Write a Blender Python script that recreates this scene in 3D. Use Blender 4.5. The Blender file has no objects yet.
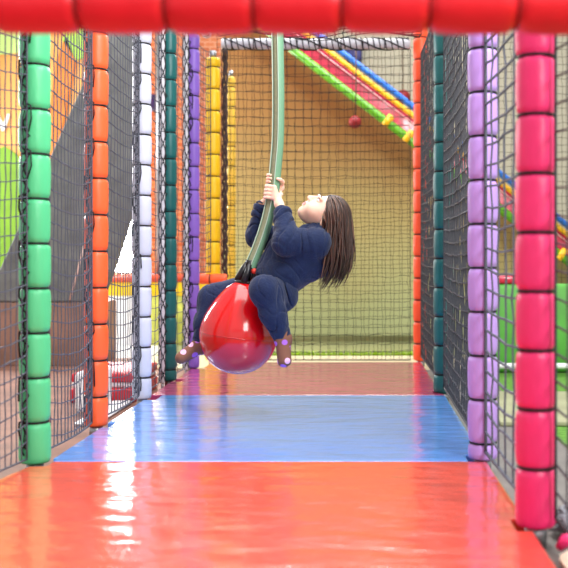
import bpy, bmesh, math, random
import numpy as np
from mathutils import Vector, Matrix
random.seed(7)
rng = np.random.default_rng(7)
sc = bpy.context.scene
col = sc.collection
PI = math.pi
F, VX, VY, HC = 950.0, 355.0, 262.0, 0.65

def P(px, py, d):
    """place point measured in the photo at distance d (metres ahead of the camera)"""
    return Vector(((px - VX) * d / F, d, HC - (py - VY) * d / F))

# ------------------------------------------------------------------ materials
def srgb(r, g, b):
    f = lambda c: (c / 255 / 12.92) if c / 255 <= 0.04045 else ((c / 255 + 0.055) / 1.055) ** 2.4
    return (f(r), f(g), f(b), 1)

MATS = {}
def mat(name, rgb, rough=0.5, spec=0.5, coat=0.0, coat_rough=0.1, bump=0.0, bscale=40.0, stretch=(1, 1, 1),
        var=0.0, vscale=6.0, metallic=0.0, sheen=0.0, sss=0.0, detail=3.0):
    if name in MATS: return MATS[name]
    m = bpy.data.materials.new(name); m.use_nodes = True
    nt = m.node_tree; b = nt.nodes['Principled BSDF']
    c = srgb(*rgb)
    b.inputs['Base Color'].default_value = c
    b.inputs['Roughness'].default_value = rough
    b.inputs['Specular IOR Level'].default_value = spec
    b.inputs['Metallic'].default_value = metallic
    b.inputs['Coat Weight'].default_value = coat
    b.inputs['Coat Roughness'].default_value = coat_rough
    b.inputs['Sheen Weight'].default_value = sheen
    if sss:
        b.inputs['Subsurface Weight'].default_value = sss
        b.inputs['Subsurface Radius'].default_value = (0.012, 0.005, 0.003)
        b.inputs['Subsurface Scale'].default_value = 1.0
    tc = nt.nodes.new('ShaderNodeTexCoord'); mp = nt.nodes.new('ShaderNodeMapping')
    mp.inputs['Scale'].default_value = stretch
    nt.links.new(tc.outputs['Object'], mp.inputs['Vector'])
    if var:
        n = nt.nodes.new('ShaderNodeTexNoise'); n.inputs['Scale'].default_value = vscale
        n.inputs['Detail'].default_value = 4
        nt.links.new(mp.outputs['Vector'], n.inputs['Vector'])
        r = nt.nodes.new('ShaderNodeValToRGB')
        r.color_ramp.elements[0].position = 0.3; r.color_ramp.elements[1].position = 0.7
        r.color_ramp.elements[0].color = tuple(x * (1 - var) for x in c[:3]) + (1,)
        r.color_ramp.elements[1].color = tuple(min(1, x * (1 + var)) for x in c[:3]) + (1,)
        nt.links.new(n.outputs['Fac'], r.inputs['Fac'])
        nt.links.new(r.outputs['Color'], b.inputs['Base Color'])
    if bump:
        n = nt.nodes.new('ShaderNodeTexNoise'); n.inputs['Scale'].default_value = bscale
        n.inputs['Detail'].default_value = detail
        nt.links.new(mp.outputs['Vector'], n.inputs['Vector'])
        bp = nt.nodes.new('ShaderNodeBump'); bp.inputs['Strength'].default_value = bump
        bp.inputs['Distance'].default_value = 0.01
        nt.links.new(n.outputs['Fac'], bp.inputs['Height'])
        nt.links.new(bp.outputs['Normal'], b.inputs['Normal'])
        if coat: nt.links.new(bp.outputs['Normal'], b.inputs['Coat Normal'])
    MATS[name] = m
    return m

def vinyl(name, rgb): return mat(name, rgb, rough=0.42, spec=0.45, bump=0.25, bscale=28, stretch=(1, 1, .5), var=0.06, vscale=9)

M_NET = mat('net_twine', (78, 82, 96), rough=0.6, spec=0.4, bump=0.5, bscale=260)
M_NETB = mat('net_twine_dark', (34, 34, 38), rough=0.75, spec=0.25)
M_NETR = mat('net_twine_charcoal', (50, 52, 60), rough=0.6, spec=0.4, bump=0.5, bscale=260)
M_CORD = mat('black_cord', (20, 20, 24), rough=0.6, spec=0.3)
V_GREEN = vinyl('green_vinyl', (78, 192, 132)); V_ORANGE = vinyl('orange_vinyl', (250, 98, 48))
V_WHITE = vinyl('white_vinyl', (204, 209, 228)); V_TEAL = vinyl('teal_vinyl', (8, 92, 92))
V_PURPLE = vinyl('purple_vinyl', (128, 92, 190)); V_YELLOW = vinyl('yellow_vinyl', (250, 200, 20))
V_PINK = vinyl('pink_vinyl', (226, 40, 108)); V_LAV = vinyl('lavender_vinyl', (176, 138, 216))
V_RED = vinyl('red_vinyl', (224, 14, 34)); V_RORANGE = vinyl('red_orange_vinyl', (246, 84, 42))
V_SILVER = vinyl('silver_vinyl', (206, 204, 212)); V_DYELLOW = vinyl('dull_yellow_vinyl', (226, 184, 60))

# ------------------------------------------------------------------ object helpers
def link(name, verts, faces, material, parent=None, smooth=True, mats=None, midx=None):
    me = bpy.data.meshes.new(name)
    if isinstance(verts, np.ndarray):
        nv, nf = len(verts), len(faces)
        k = faces.shape[1]
        me.vertices.add(nv); me.vertices.foreach_set('co', verts.astype(np.float32).ravel())
        me.loops.add(nf * k); me.loops.foreach_set('vertex_index', faces.astype(np.int32).ravel())
        me.polygons.add(nf); me.polygons.foreach_set('loop_start', np.arange(0, nf * k, k, dtype=np.int32))
        me.update(calc_edges=True)
    else:
        me.from_pydata([tuple(v) for v in verts], [], faces); me.update()
    me.validate()
    for m in (mats or [material]): me.materials.append(m)
    if midx is not None: me.polygons.foreach_set('material_index', np.asarray(midx, dtype=np.int32))
    me.polygons.foreach_set('use_smooth', [smooth] * len(me.polygons))
    o = bpy.data.objects.new(name, me); col.objects.link(o)
    if parent:
        o.parent = parent
        o.matrix_parent_inverse = Matrix.Translation(-Vector(parent.location))
    return o

def bm_obj(name, bm, material, parent=None, smooth=False):
    bmesh.ops.recalc_face_normals(bm, faces=bm.faces)
    me = bpy.data.meshes.new(name); bm.to_mesh(me); bm.free()
    me.materials.append(material)
    me.polygons.foreach_set('use_smooth', [smooth] * len(me.polygons))
    o = bpy.data.objects.new(name, me); col.objects.link(o)
    if parent:
        o.parent = parent
        o.matrix_parent_inverse = Matrix.Translation(-Vector(parent.location))
    return o

def thing(name, label, cat, loc=(0, 0, 0), group=None):
    o = bpy.data.objects.new(name, None); col.objects.link(o)
    o.empty_display_size = 0.05; o.location = loc
    o['label'] = label; o['category'] = cat
    if group: o['group'] = group
    return o

def tag(o, label, cat, group=None):
    o['label'] = label; o['category'] = cat
    if group: o['group'] = group
    return o

class MB:
    def __init__(s): s.v = []; s.f = []
    def tube(s, pts, r, n=4, caps=True, closed=False, flat=1.0):
        pts = [Vector(p) for p in pts]; N = len(pts)
        rr = r if isinstance(r, (list, tuple)) else [r] * N
        base = len(s.v); up = None
        for i, p in enumerate(pts):
            if closed: t = pts[(i + 1) % N] - pts[i - 1]
            else: t = pts[min(i + 1, N - 1)] - pts[max(i - 1, 0)]
            if t.length < 1e-9: t = Vector((0, 0, 1))
            t.normalize()
            if up is None: up = t.orthogonal().normalized()
            up = (up - t * up.dot(t))
            if up.length < 1e-6: up = t.orthogonal()
            up.normalize(); w = t.cross(up)
            for k in range(n):
                a = 2 * PI * k / n
                s.v.append(p + (up * math.cos(a) + w * math.sin(a) * flat) * rr[i])
        M = N if closed else N - 1
        for i in range(M):
            j = (i + 1) % N
            for k in range(n):
                k2 = (k + 1) % n
                s.f.append((base + i * n + k, base + i * n + k2, base + j * n + k2, base + j * n + k))
        if caps and not closed:
            s.f.append(tuple(base + k for k in reversed(range(n))))
            s.f.append(tuple(base + (N - 1) * n + k for k in range(n)))
    def build(s, name, material, parent=None, smooth=True): return link(name, s.v, s.f, material, parent, smooth)

def box(name, lo, hi, material, parent=None, bevel=0.01, seg=2):
    bm = bmesh.new(); bmesh.ops.create_cube(bm, size=1)
    for v in bm.verts:
        v.co = Vector([(lo[i] + hi[i]) / 2 + v.co[i] * (hi[i] - lo[i]) for i in range(3)])
    if bevel: bmesh.ops.bevel(bm, geom=bm.edges[:], offset=bevel, segments=seg, affect='EDGES', profile=0.5)
    return bm_obj(name, bm, material, parent, bool(bevel))

def slab_xz(name, pts, y0, y1, material, parent=None, bevel=0.008):
    """polygon in the upright x-z plane with real thickness from y0 to y1"""
    bm = bmesh.new()
    vs = [bm.verts.new((p[0], y0, p[1])) for p in pts]
    f = bm.faces.new(vs)
    r = bmesh.ops.extrude_face_region(bm, geom=[f])
    for v in [g for g in r['geom'] if isinstance(g, bmesh.types.BMVert)]: v.co.y = y1
    if bevel: bmesh.ops.bevel(bm, geom=bm.edges[:], offset=bevel, segments=1, affect='EDGES')
    return bm_obj(name, bm, material, parent)

def pxpoly(pts, d): return [(P(x, y, d).x, P(x, y, d).z) for x, y in pts]

# ------------------------------------------------------------------ padded posts and beams
SEG = 0.1445
def pad_rings(L, R, phase, ph):
    zs = []
    seams = []
    z = phase if phase > 0.01 else SEG
    while z < L - 0.03: seams.append(z); z += SEG
    ts = set([0.0, L])
    for s_ in seams:
        for d in (-.034, -.02, -.011, -.005, 0, .005, .011, .02, .034):
            if 0 < s_ + d < L: ts.add(round(s_ + d, 5))
        ts.add(round(min(s_ + SEG / 2, L), 5))
    ts |= {0.006, 0.02, L - 0.006, L - 0.02}
    zs = sorted(ts)
    return zs, seams

def pad_mesh(L, R, phase, origin, axis):
    """foam sleeve squeezed in by cords at every seam"""
    zs, seams = pad_rings(L, R, phase, 0)
    n = 28; v = []; f = []
    ax = Vector(axis).normalized(); u = ax.orthogonal().normalized(); w = ax.cross(u)
    o = Vector(origin)
    seedph = random.random() * 6
    for z in zs:
        near = min([abs(z - s_) for s_ in seams] + [9]); idx = sum(1 for s_ in seams if s_ < z)
        end = min(z, L - z)
        rr = R * (1 - 0.15 * math.exp(-(near / 0.0075) ** 2) - 0.05 * math.exp(-(near / 0.03) ** 2) - 0.12 * math.exp(-(end / 0.006) ** 2))
        for k in range(n):
            a = 2 * PI * k / n
            pucker = 1 + 0.025 * math.exp(-(near / 0.03) ** 2) * math.sin(9 * a + idx * 2.1 + seedph) \
                     + 0.018 * math.sin(2 * a + idx * 1.7 + seedph) + 0.012 * math.sin(3 * a - idx * 2.9 + z * 20)
            v.append(o + ax * z + (u * math.cos(a) + w * math.sin(a)) * rr * pucker)
    for i in range(len(zs) - 1):
        for k in range(n):
            k2 = (k + 1) % n
            f.append((i * n + k, i * n + k2, (i + 1) * n + k2, (i + 1) * n + k))
    f.append(tuple(reversed(range(n)))); f.append(tuple((len(zs) - 1) * n + k for k in range(n)))
    return v, f, seams, u, w, ax

def ring(origin, ax, u, w, z, r, t):
    m = MB(); o = Vector(origin) + ax * z
    m.tube([o + (u * math.cos(a) + w * math.sin(a)) * r for a in [2 * PI * k / 20 for k in range(20)]], t, 5, closed=True)
    return m

GROUPS = {'padded_post': 'padded posts along the corridor', 'padded_beam': 'padded beams', 'safety_net': 'safety nets', 'floor_mat': 'glossy floor mats', 'gym_mat': 'gym mats outside the left net', 'hanging_ball': 'dark red hanging balls', 'wrapped_pole': 'net-wrapped poles'}
def padded(name, label, cat, material, x, y, H, R=0.05, phase=0.0, z0=0.0, tails=0, lacing=0, group=None, facing=-1, tt=0.0035):
    t = thing(name, label, cat, (x, y, z0), group)
    v, f, seams, u, w, ax = pad_mesh(H, R, phase, (x, y, z0), (0, 0, 1))
    link('foam_sleeve', v, f, material, t)
    pole = MB(); pole.tube([(x, y, z0 + H - 0.002), (x, y, z0 + H + 0.05)], R * 0.45, 14); pole.build('steel_pole', M_STEEL, t)
    if z0 == 0.0:
        foot = MB(); foot.tube([(x, y, -.052), (x, y, .004)], R * .55, 14); foot.build('steel_foot', M_STEEL, t)
    for s_ in seams:
        m = ring((x, y, z0), ax, u, w, s_, R * 0.865, tt)
        if tails:
            # cord tail hanging from the tie on the side the net is laced to
            c = Vector((x + facing * 0.012 * tails, y - R * 0.98, z0 + s_))
            a = random.uniform(-1, 1); L = random.uniform(.05, .1)
            dirn = random.choice((-1, 1))
            m.tube([c, c + Vector((.008 * dirn, -.008, .012)), c + Vector((.018 * dirn, -.01, .006)),
                    c + Vector((.02 * dirn, -.008, -L * .45)), c + Vector((.012 * dirn + .01 * a, -.006, -L))], 0.0032, 4)
        m.build('tie_cord', M_CORD, t)
    if lacing:
        m = MB(); pts = []
        z = 0.03; k = 0
        while z < H - .03:
            off = facing * (0.016 + 0.012 * math.sin(k * 1.9) + random.uniform(-.006, .006))
            yy = y - math.sqrt(max(R * R - off * off, 0)) - .003
            pts.append((x + off, yy, z0 + z)); z += random.uniform(.012, .03); k += 1
        m.tube(pts, 0.0032, 4)
        m.build('lacing_cord', M_CORD, t)
        m = MB(); pts = []
        z = 0.05
        while z < H - .03:
            off = facing * (0.006 + random.uniform(0, .02))
            yy = y - math.sqrt(max(R * R - off * off, 0)) - .006
            pts.append((x + off, yy, z0 + z)); z += random.uniform(.02, .05)
        m.tube(pts, 0.0024, 4); m.build('lacing_cord', M_CORD, t)
    return t

def padded_beam(name, label, cat, material, a, b, R=0.05, phase=0.07, tt=0.0035, tie=M_CORD):
    a = Vector(a); b = Vector(b); L = (b - a).length
    t = thing(name, label, cat, a)
    v, f, seams, u, w, ax = pad_mesh(L, R, phase, a, b - a)
    link('foam_sleeve', v, f, material, t)
    for s_ in seams: ring(a, ax, u, w, s_, R * .865, tt).build('tie_cord', tie, t)
    return t

M_STEEL = mat('galvanised_steel', (150, 152, 156), rough=0.35, metallic=0.9)

H = 2.05
XR = 0.43
RIGHT = dict(pink=(0.447, 2.35), lav=(0.424, 3.15), teal=(0.442, 4.75), orange=(0.436, 6.30))
padded('padded_post', 'hot pink padded post, nearest and widest post on the right', 'post', V_PINK, *RIGHT['pink'], H, 0.05, SEG, tt=0.004)
padded('padded_post', 'lavender padded post on the right between the pink and teal posts', 'post', V_LAV, *RIGHT['lav'], H, 0.05, 0.053)
padded('padded_post', 'dark teal padded post on the right at the corner of blue and pink mats', 'post', V_TEAL, *RIGHT['teal'], H, 0.05, 0.09)
padded('padded_post', 'thin red-orange padded post at the right end of the back net', 'post', V_RORANGE, *RIGHT['orange'], 2.3, 0.05, 0.11)
LEFT = dict(green=(-1.041, 3.09), orange=(-1.033, 3.79), white=(-1.018, 4.54), teal=(-1.024, 5.23), purple=(-.998, 5.85), yellow=(-.942, 6.30))
padded('padded_post', 'mint green padded post, nearest post on the left, laced with black cord', 'post', V_GREEN, *LEFT['green'], H, 0.05, 0.132, tails=1, lacing=1)
padded('padded_post', 'bright orange padded post second on the left with curly black cord tails', 'post', V_ORANGE, *LEFT['orange'], H, 0.048, 0.115, tails=1, lacing=1)
padded('padded_post', 'white padded post on the left between orange and dark teal posts', 'post', V_WHITE, *LEFT['white'], H, 0.046, 0.10, tails=1, lacing=1)
padded('padded_post', 'dark teal padded post on the left beside the white post', 'post', V_TEAL, *LEFT['teal'], H, 0.043, 0.06, lacing=1)
padded('padded_post', 'purple padded post on the left just before the yellow post', 'post', V_PURPLE, *LEFT['purple'], H, 0.041, 0.08, tails=1, lacing=1)
padded('padded_post', 'bright yellow padded post at the left end of the back net', 'post', V_YELLOW, *LEFT['yellow'], 2.0, 0.05, 0.06)
padded('padded_post', 'dull yellow padded post standing behind the back net', 'post', V_DYELLOW, P(231, 300, 6.95).x, 6.95, H, 0.034, 0.10, z0=-.05)
for lab, px, d in (('slim grey padded pole wrapped in black net left of the left teal post', 163, 5.1),
                   ('slim grey padded pole wrapped in black net left of the purple post', 186.5, 5.72)):
    x = P(px, 0, d).x - .004
    t = padded('wrapped_pole', lab, 'pole', V_SILVER, x, d, H, 0.015, 0.05, tt=.002)
    m = MB()
    for k in range(3):
        a0 = k * 2 * PI / 3
        for sgn in (1, -1):
            m.tube([(x + math.cos(a0 + sgn * z * 22) * .0172, d + math.sin(a0 + sgn * z * 22) * .0172, z) for z in np.arange(0.01, H - .01, .02)], .0028, 4)
    m.build('net_wrap', M_NETB, t)

padded_beam('padded_beam', 'red padded beam across the top, nearest to the viewer', 'beam', V_RED,
            (-1.02, 1.58, 1.081), (0.56, 1.58, 1.081), 0.0515, phase=0.1314, tt=0.002,
            tie=mat('dark_red_cord', (120, 10, 16), rough=.7))
zb = P(0, 44, 6.3).z
padded_beam('padded_beam', 'white padded beam wrapped in black net along the top of the back net', 'beam', V_SILVER,
            (-.885, 6.3, zb), (.366, 6.3, zb), 0.036)
padded_beam('padded_beam', 'white padded beam running along the top of the left side by the yellow post', 'beam', V_SILVER,
            (-.985, 5.2, zb + .04), (-.965, 6.2, zb + .04), 0.03)
padded_beam('padded_rail', 'short orange padded rail at the foot of the yellow post', 'rail', V_ORANGE,
            (P(198, 279, 6.17).x, 6.205, P(0, 279, 6.17).z), (P(226, 279, 6.17).x, 6.205, P(0, 279, 6.17).z), 0.034, phase=.0725)

# ------------------------------------------------------------------ nets
def net(name, label, a, b, z0, z1, cell=0.054, cu=None, r=0.0026, m_=None, sag=0.02, jit=0.002, border=True, bulge=0.0, group=None):
    """square-mesh net hung between upright lines a and b (x,y)"""
    a = Vector((a[0], a[1], 0)); b = Vector((b[0], b[1], 0)); L = (b - a).length
    nu = max(2, round(L / (cu or cell))); nv = max(2, round((z1 - z0) / cell))
    nrm = Vector((-(b - a).y, (b - a).x, 0)).normalized()
    G = []
    for j in range(nv + 1):
        row = []
        for i in range(nu + 1):
            u = i / nu
            s = 4 * u * (1 - u)
            edge = 0 if i in (0, nu) else 1
            p = a.lerp(b, u) + Vector((0, 0, z0 + (z1 - z0) * j / nv))
            p.z -= sag * s * (1 if 0 < j else 0)
            p += nrm * bulge * s
            if edge and 0 < j < nv:
                p += Vector((random.gauss(0, jit), random.gauss(0, jit), random.gauss(0, jit)))
            row.append(p)
        G.append(row)
    mb = MB()
    for j in range(nv + 1): mb.tube(G[j], r, 4)
    for i in range(nu + 1): mb.tube([G[j][i] for j in range(nv + 1)], r * .9, 4)
    t = thing('safety_net', label, 'net', (a.x, a.y, z0), group)
    mb.build('mesh', m_ or M_NET, t, smooth=False)
    if border:
        for col_ in (0, nu):
            q = MB(); q.tube([G[j][col_] for j in range(nv + 1)], r * 1.25, 5); q.build('border_rope', m_ or M_NET, t)
        q = MB(); q.tube([G[0][i] for i in range(nu + 1)], r * 1.5, 5); q.build('border_rope', m_ or M_NET, t)
    return t

def between(p, q, R=0.056):
    p = Vector(p); q = Vector(q); d = (q - p).normalized()
    return tuple(p + d * R), tuple(q - d * R)

ZT = H - .02
a, b = between(RIGHT['pink'], RIGHT['lav']); net('n', 'coarse dark net on the right between the pink and lavender posts', a, b, .03, ZT, cell=.066, cu=.11, r=.0042, sag=.015)
a, b = between(RIGHT['lav'], RIGHT['teal']); net('n', 'dark net on the right between the lavender and teal posts', a, b, .03, ZT, cell=.056, cu=.042, r=.0042, m_=M_NETR)
a, b = between(RIGHT['teal'], RIGHT['orange']); net('n', 'dark net on the right between the teal and red-orange posts', a, b, .03, ZT, cell=.056, cu=.042, r=.004, m_=M_NETR)
a, b = between((.49, 1.3), RIGHT['pink']); net('n', 'dark net hanging on the near side of the pink post at the right edge', (a[0] + .05, a[1]), (b[0] + .035, b[1]), .03, ZT, cell=.066, cu=.1, r=.003, m_=M_NETR)
a, b = between((-1.15, 2.2), LEFT['green']); net('n', 'grey net at the far left edge on the near side of the green post', a, b, .02, ZT, cell=.056, cu=.036, r=.0024, sag=.03, jit=.0012)
a, b = between(LEFT['green'], LEFT['orange']); net('n', 'sagging grey net on the left between the green and orange posts', a, b, .02, ZT, cell=.056, cu=.033, r=.0026, sag=.035, bulge=-.02, jit=.0012)
a, b = between(LEFT['orange'], LEFT['white']); net('n', 'grey net on the left between the orange and white posts', a, b, .02, ZT, cell=.056, cu=.04, r=.0026, sag=.035, bulge=-.02, jit=.0012)
a, b = between(LEFT['white'], LEFT['teal']); net('n', 'grey net on the left between the white and dark teal posts', (a[0], a[1]), (P(163, 0, 5.1).x - .004, 5.075), .02, ZT, cell=.06, cu=.13, r=.0022, bulge=-.01)
a, b = between(LEFT['teal'], LEFT['purple']); net('n', 'grey net on the left between the dark teal and purple posts', a, (P(186.5, 0, 5.72).x - .004, 5.695), .02, ZT, cell=.06, cu=.13, r=.0022, bulge=-.01)
a, b = between(LEFT['purple'], LEFT['yellow']); net('n', 'short dark net on the left between the purple and yellow posts', a, b, .585, ZT, r=.0026)
net('n', 'black net closing the back end of the play corridor', (-.885, 6.3), (.366, 6.3), .0, zb - .036, cell=.055, r=.0021, m_=M_NETB, sag=.008, jit=.003)
net('n', 'second black net standing behind the back net', (-.98, 6.75), (.5, 6.75), -.04, 2.3, cell=.062, r=.002, m_=M_NETB, sag=.01, jit=.003, border=False)
net('n', 'fine black net beyond the right side of the corridor', (.52, 6.45), (1.9, 6.45), -.04, 2.3, cell=.05, r=.0018, m_=M_NETB, sag=.01, jit=.003, border=False)
# gathered net strip beside the yellow post
t = thing('net_strip', 'dark gathered net strip between the yellow post and the back net', 'net', (P(225, 0, 6.2).x, 6.24, 0))
for k in range(3):
    m = MB(); pts = []
    for i in range(90):
        z = .01 + i * (zb - .06) / 89
        ph = k * 2 * PI / 3 + z * 26
        pts.append((P(225, 0, 6.24).x + .012 * math.cos(ph) + random.uniform(-.004, .004), 6.24 + .012 * math.sin(ph), z))
    m.tube(pts, .008, 5); m.build('twisted_net', mat('brown_net', (62, 44, 38), rough=.8, var=.4, vscale=60), t)
# ceiling net at the back
t = thing('ceiling_net', 'dark net stretched overhead at the back end of the corridor', 'net', (-.9, 6.28, zb + .05))
m = MB()
for i in range(25):
    x = -.9 + i * .055
    m.tube([(x + random.gauss(0, .004), 6.27 - k * .055, zb + .045 + .03 * math.sin(k * .6 + i * .4)) for k in range(22)], .004, 4)
for k in range(22):
    m.tube([(-.9 + i * .055, 6.27 - k * .055, zb + .045 + .03 * math.sin(k * .6 + i * .4)) for i in range(25)], .004, 4)
m.build('mesh', M_NETB, t)
# net wound round the back beam
m = MB(); pts = []
for i in range(360):
    a_ = i * .55
    pts.append((-.875 + i * 1.23 / 359, 6.3 + .0385 * math.cos(a_), zb + .0385 * math.sin(a_) + .004))
m.tube(pts, .0045, 4)
for s_ in (0, 2.1, 4.2): m.tube([(-.875 + i * 1.23 / 60, 6.3 + .04 * math.cos(s_ + i * .25), zb + .04 * math.sin(s_ + i * .25)) for i in range(61)], .0045, 4)
tag(m.build('net_wrap', M_NETB), 'black netting wound round the white beam above the back net', 'net')

# ------------------------------------------------------------------ mats
def glossy(name, rgb):
    m = bpy.data.materials.new(name); m.use_nodes = True
    nt = m.node_tree; b = nt.nodes['Principled BSDF']
    tc = nt.nodes.new('ShaderNodeTexCoord')
    def noise(scale, stretch, detail=3):
        mp = nt.nodes.new('ShaderNodeMapping'); mp.inputs['Scale'].default_value = stretch
        nt.links.new(tc.outputs['Object'], mp.inputs['Vector'])
        n = nt.nodes.new('ShaderNodeTexNoise'); n.inputs['Scale'].default_value = scale; n.inputs['Detail'].default_value = detail
        nt.links.new(mp.outputs['Vector'], n.inputs['Vector']); return n
    c = srgb(*rgb)
    # worn scuffs of their own shape
    sc_n = noise(7, (1, 2.6, 1), 6)
    r = nt.nodes.new('ShaderNodeValToRGB')
    r.color_ramp.elements[0].position = .64; r.color_ramp.elements[0].color = (0, 0, 0, 1)
    r.color_ramp.elements[1].position = .74; r.color_ramp.elements[1].color = (.35, .35, .35, 1)
    nt.links.new(sc_n.outputs['Fac'], r.inputs['Fac'])
    mx = nt.nodes.new('ShaderNodeMix'); mx.data_type = 'RGBA'
    mx.inputs['A'].default_value = c; mx.inputs['B'].default_value = tuple(min(1, x * .6 + .35) for x in c[:3]) + (1,)
    nt.links.new(r.outputs['Color'], mx.inputs['Factor'])
    nt.links.new(mx.outputs['Result'], b.inputs['Base Color'])
    b.inputs['Roughness'].default_value = .3; b.inputs['Specular IOR Level'].default_value = .6
    b.inputs['Coat Weight'].default_value = 1; b.inputs['Coat Roughness'].default_value = .08; b.inputs['Coat IOR'].default_value = 1.6
    n1 = noise(5, (1, 2.2, 1), 4); n2 = noise(28, (1, 1.3, 1), 2)
    bp = nt.nodes.new('ShaderNodeBump'); bp.inputs['Strength'].default_value = .6; bp.inputs['Distance'].default_value = .014
    nt.links.new(n1.outputs['Fac'], bp.inputs['Height'])
    bp2 = nt.nodes.new('ShaderNodeBump'); bp2.inputs['Strength'].default_value = .12; bp2.inputs['Distance'].default_value = .004
    nt.links.new(n2.outputs['Fac'], bp2.inputs['Height']); nt.links.new(bp.outputs['Normal'], bp2.inputs['Normal'])
    nt.links.new(bp2.outputs['Normal'], b.inputs['Normal']); nt.links.new(bp2.outputs['Normal'], b.inputs['Coat Normal'])
    return m

def mat_slab(name, label, pts, material):
    bm = bmesh.new()
    vs = [bm.verts.new((x, y, 0)) for x, y in pts]
    f = bm.faces.new(vs)
    r = bmesh.ops.extrude_face_region(bm, geom=[f])
    for v in [g for g in r['geom'] if isinstance(g, bmesh.types.BMVert)]: v.co.z = -.05
    top = [e for e in bm.edges if all(v.co.z > -.01 for v in e.verts)]
    bmesh.ops.bevel(bm, geom=top, offset=.005, segments=2, affect='EDGES', profile=.5)
    return tag(bm_obj(name, bm, material, None, False), label, 'mat')

def notch_right(x, y, R=.053): return [(XR, y - R), (x - R, y - R), (x - R, y + R), (XR, y + R)]
def notch_left(x, y, R=.053): return [(-.998, y + R), (x + R, y + R), (x + R, y - R), (-.998, y - R)]
rp, lp, tp = RIGHT['pink'], RIGHT['lav'], RIGHT['teal']
mat_slab('floor_mat', 'glossy red floor mat in the foreground', [(-1.25, 1.7), (.43, 1.7)] + notch_right(*rp) + [(XR, lp[1] - .053), (lp[0] - .053, lp[1] - .053), (lp[0] - .053, 3.098)] +
         [(-.986, 3.098), (-.986, 3.03), (-1.04, 3.02), (-1.07, 2.82), (-1.16, 2.4), (-1.25, 2.1)], glossy('red_mat', (236, 78, 52)))
mat_slab('floor_mat', 'glossy blue floor mat in the middle of the corridor', [(-.986, 3.102), (lp[0] - .053, 3.102), (lp[0] - .053, lp[1] + .053), (XR, lp[1] + .053), (.44, 4.638)] +
         [(-1.0 + .056, 4.638), (-1.0 + .056, 4.48), (-1.0, 4.48), (-1.0, 3.845), (-.971, 3.845), (-.971, 3.735), (-1.0, 3.73), (-1.0, 3.15), (-.986, 3.15)], glossy('blue_mat', (92, 152, 236)))
mat_slab('floor_mat', 'glossy dusky pink floor mat at the back of the corridor', [(-.94, 4.642), (.44, 4.642)] + [(XR, tp[1] - .053), (tp[0] - .053, tp[1] - .053), (tp[0] - .053, tp[1] + .053), (XR, tp[1] + .053)] +
         [(XR, 6.17), (-.93, 6.17), (-.93, 5.79), (-1.0, 5.79), (-1.0, 5.29), (-.95, 5.29), (-.95, 5.17), (-1.0, 5.17), (-1.0, 4.6 + .042)], glossy('pink_mat', (190, 62, 114)))

# ------------------------------------------------------------------ the setting
def struct(o): o['kind'] = 'structure'; return o
M_FLOOR = mat('terracotta_floor', (138, 98, 82), rough=.6, var=.25, vscale=7)
M_TURF = mat('green_turf', (98, 146, 64), rough=.9, spec=.1, var=.25, vscale=40, bump=.8, bscale=180)
M_BEIGE = mat('beige_floor', (206, 196, 160), rough=.6, var=.08, vscale=4)
struct(box('floor', (-6, -1, -.12), (.46, 6.18, -.052), M_FLOOR, bevel=0))
struct(box('floor', (.46, -1, -.12), (.8, 6.18, -.052), mat('grey_concrete', (112, 108, 104), rough=.8, var=.15, vscale=8), bevel=0))
struct(box('floor', (.8, -1, -.12), (5, 6.18, -.052), M_TURF, bevel=0))
struct(box('floor', (-1.5, 6.18, -.12), (5, 7.0, -.04), M_BEIGE, bevel=0))
struct(box('floor', (-1.5, 7.0, -.12), (5, 10.2, -.05), mat('olive_carpet', (140, 144, 100), rough=.9, spec=.1, var=.12, vscale=8), bevel=0))
struct(box('floor', (-6, 6.18, -.12), (-1.5, 6.94, -.05), M_FLOOR, bevel=0))
struct(box('floor', (-6, 6.94, -.12), (-1.5, 10.2, -.05), mat('sunlit_floor', (226, 224, 222), rough=.3), bevel=0))  # floor coloured white to stand in for sunlight falling on it
# lime fringe along the edge of the carpet
m = MB()
for i in range(560):
    x = -1.05 + i * 1.6 / 560 + random.uniform(-.002, .002)
    h = random.uniform(.02, .05)
    m.tube([(x, 7.0 + random.uniform(0, .05), -.05), (x + random.uniform(-.01, .01), 7.0 + random.uniform(-.02, .04), -.05 + h)], [.005, .002], 4)
o = m.build('grass_fringe', mat('lime_grass', (160, 200, 30), rough=.8)); tag(o, 'lime green grass fringe along the floor behind the back net', 'grass'); o['kind'] = 'stuff'

def brick(name, c1, c2, mortar, scale):
    m = bpy.data.materials.new(name); m.use_nodes = True; nt = m.node_tree; b = nt.nodes['Principled BSDF']
    tc = nt.nodes.new('ShaderNodeTexCoord'); mp = nt.nodes.new('ShaderNodeMapping'); mp.inputs['Rotation'].default_value = (PI / 2, 0, 0)
    t = nt.nodes.new('ShaderNodeTexBrick'); t.inputs['Scale'].default_value = scale
    t.inputs['Color1'].default_value = srgb(*c1); t.inputs['Color2'].default_value = srgb(*c2); t.inputs['Mortar'].default_value = srgb(*mortar)
    nt.links.new(tc.outputs['Object'], mp.inputs['Vector']); nt.links.new(mp.outputs['Vector'], t.inputs['Vector'])
    nt.links.new(t.outputs['Color'], b.inputs['Base Color']); b.inputs['Roughness'].default_value = .8
    return m
M_BRICK = brick('orange_brick', (206, 128, 88), (190, 104, 66), (218, 178, 150), 5.0)
M_BROWN = mat('brown_block', (142, 106, 90), rough=.7, var=.25, vscale=6)
M_WALL = mat('grey_beige_wall', (184, 180, 160), rough=.8, var=.04, vscale=2)
struct(box('wall_back', (-1.6, 10, -.05), (5, 10.15, 4.2), M_WALL, bevel=0))
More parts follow.
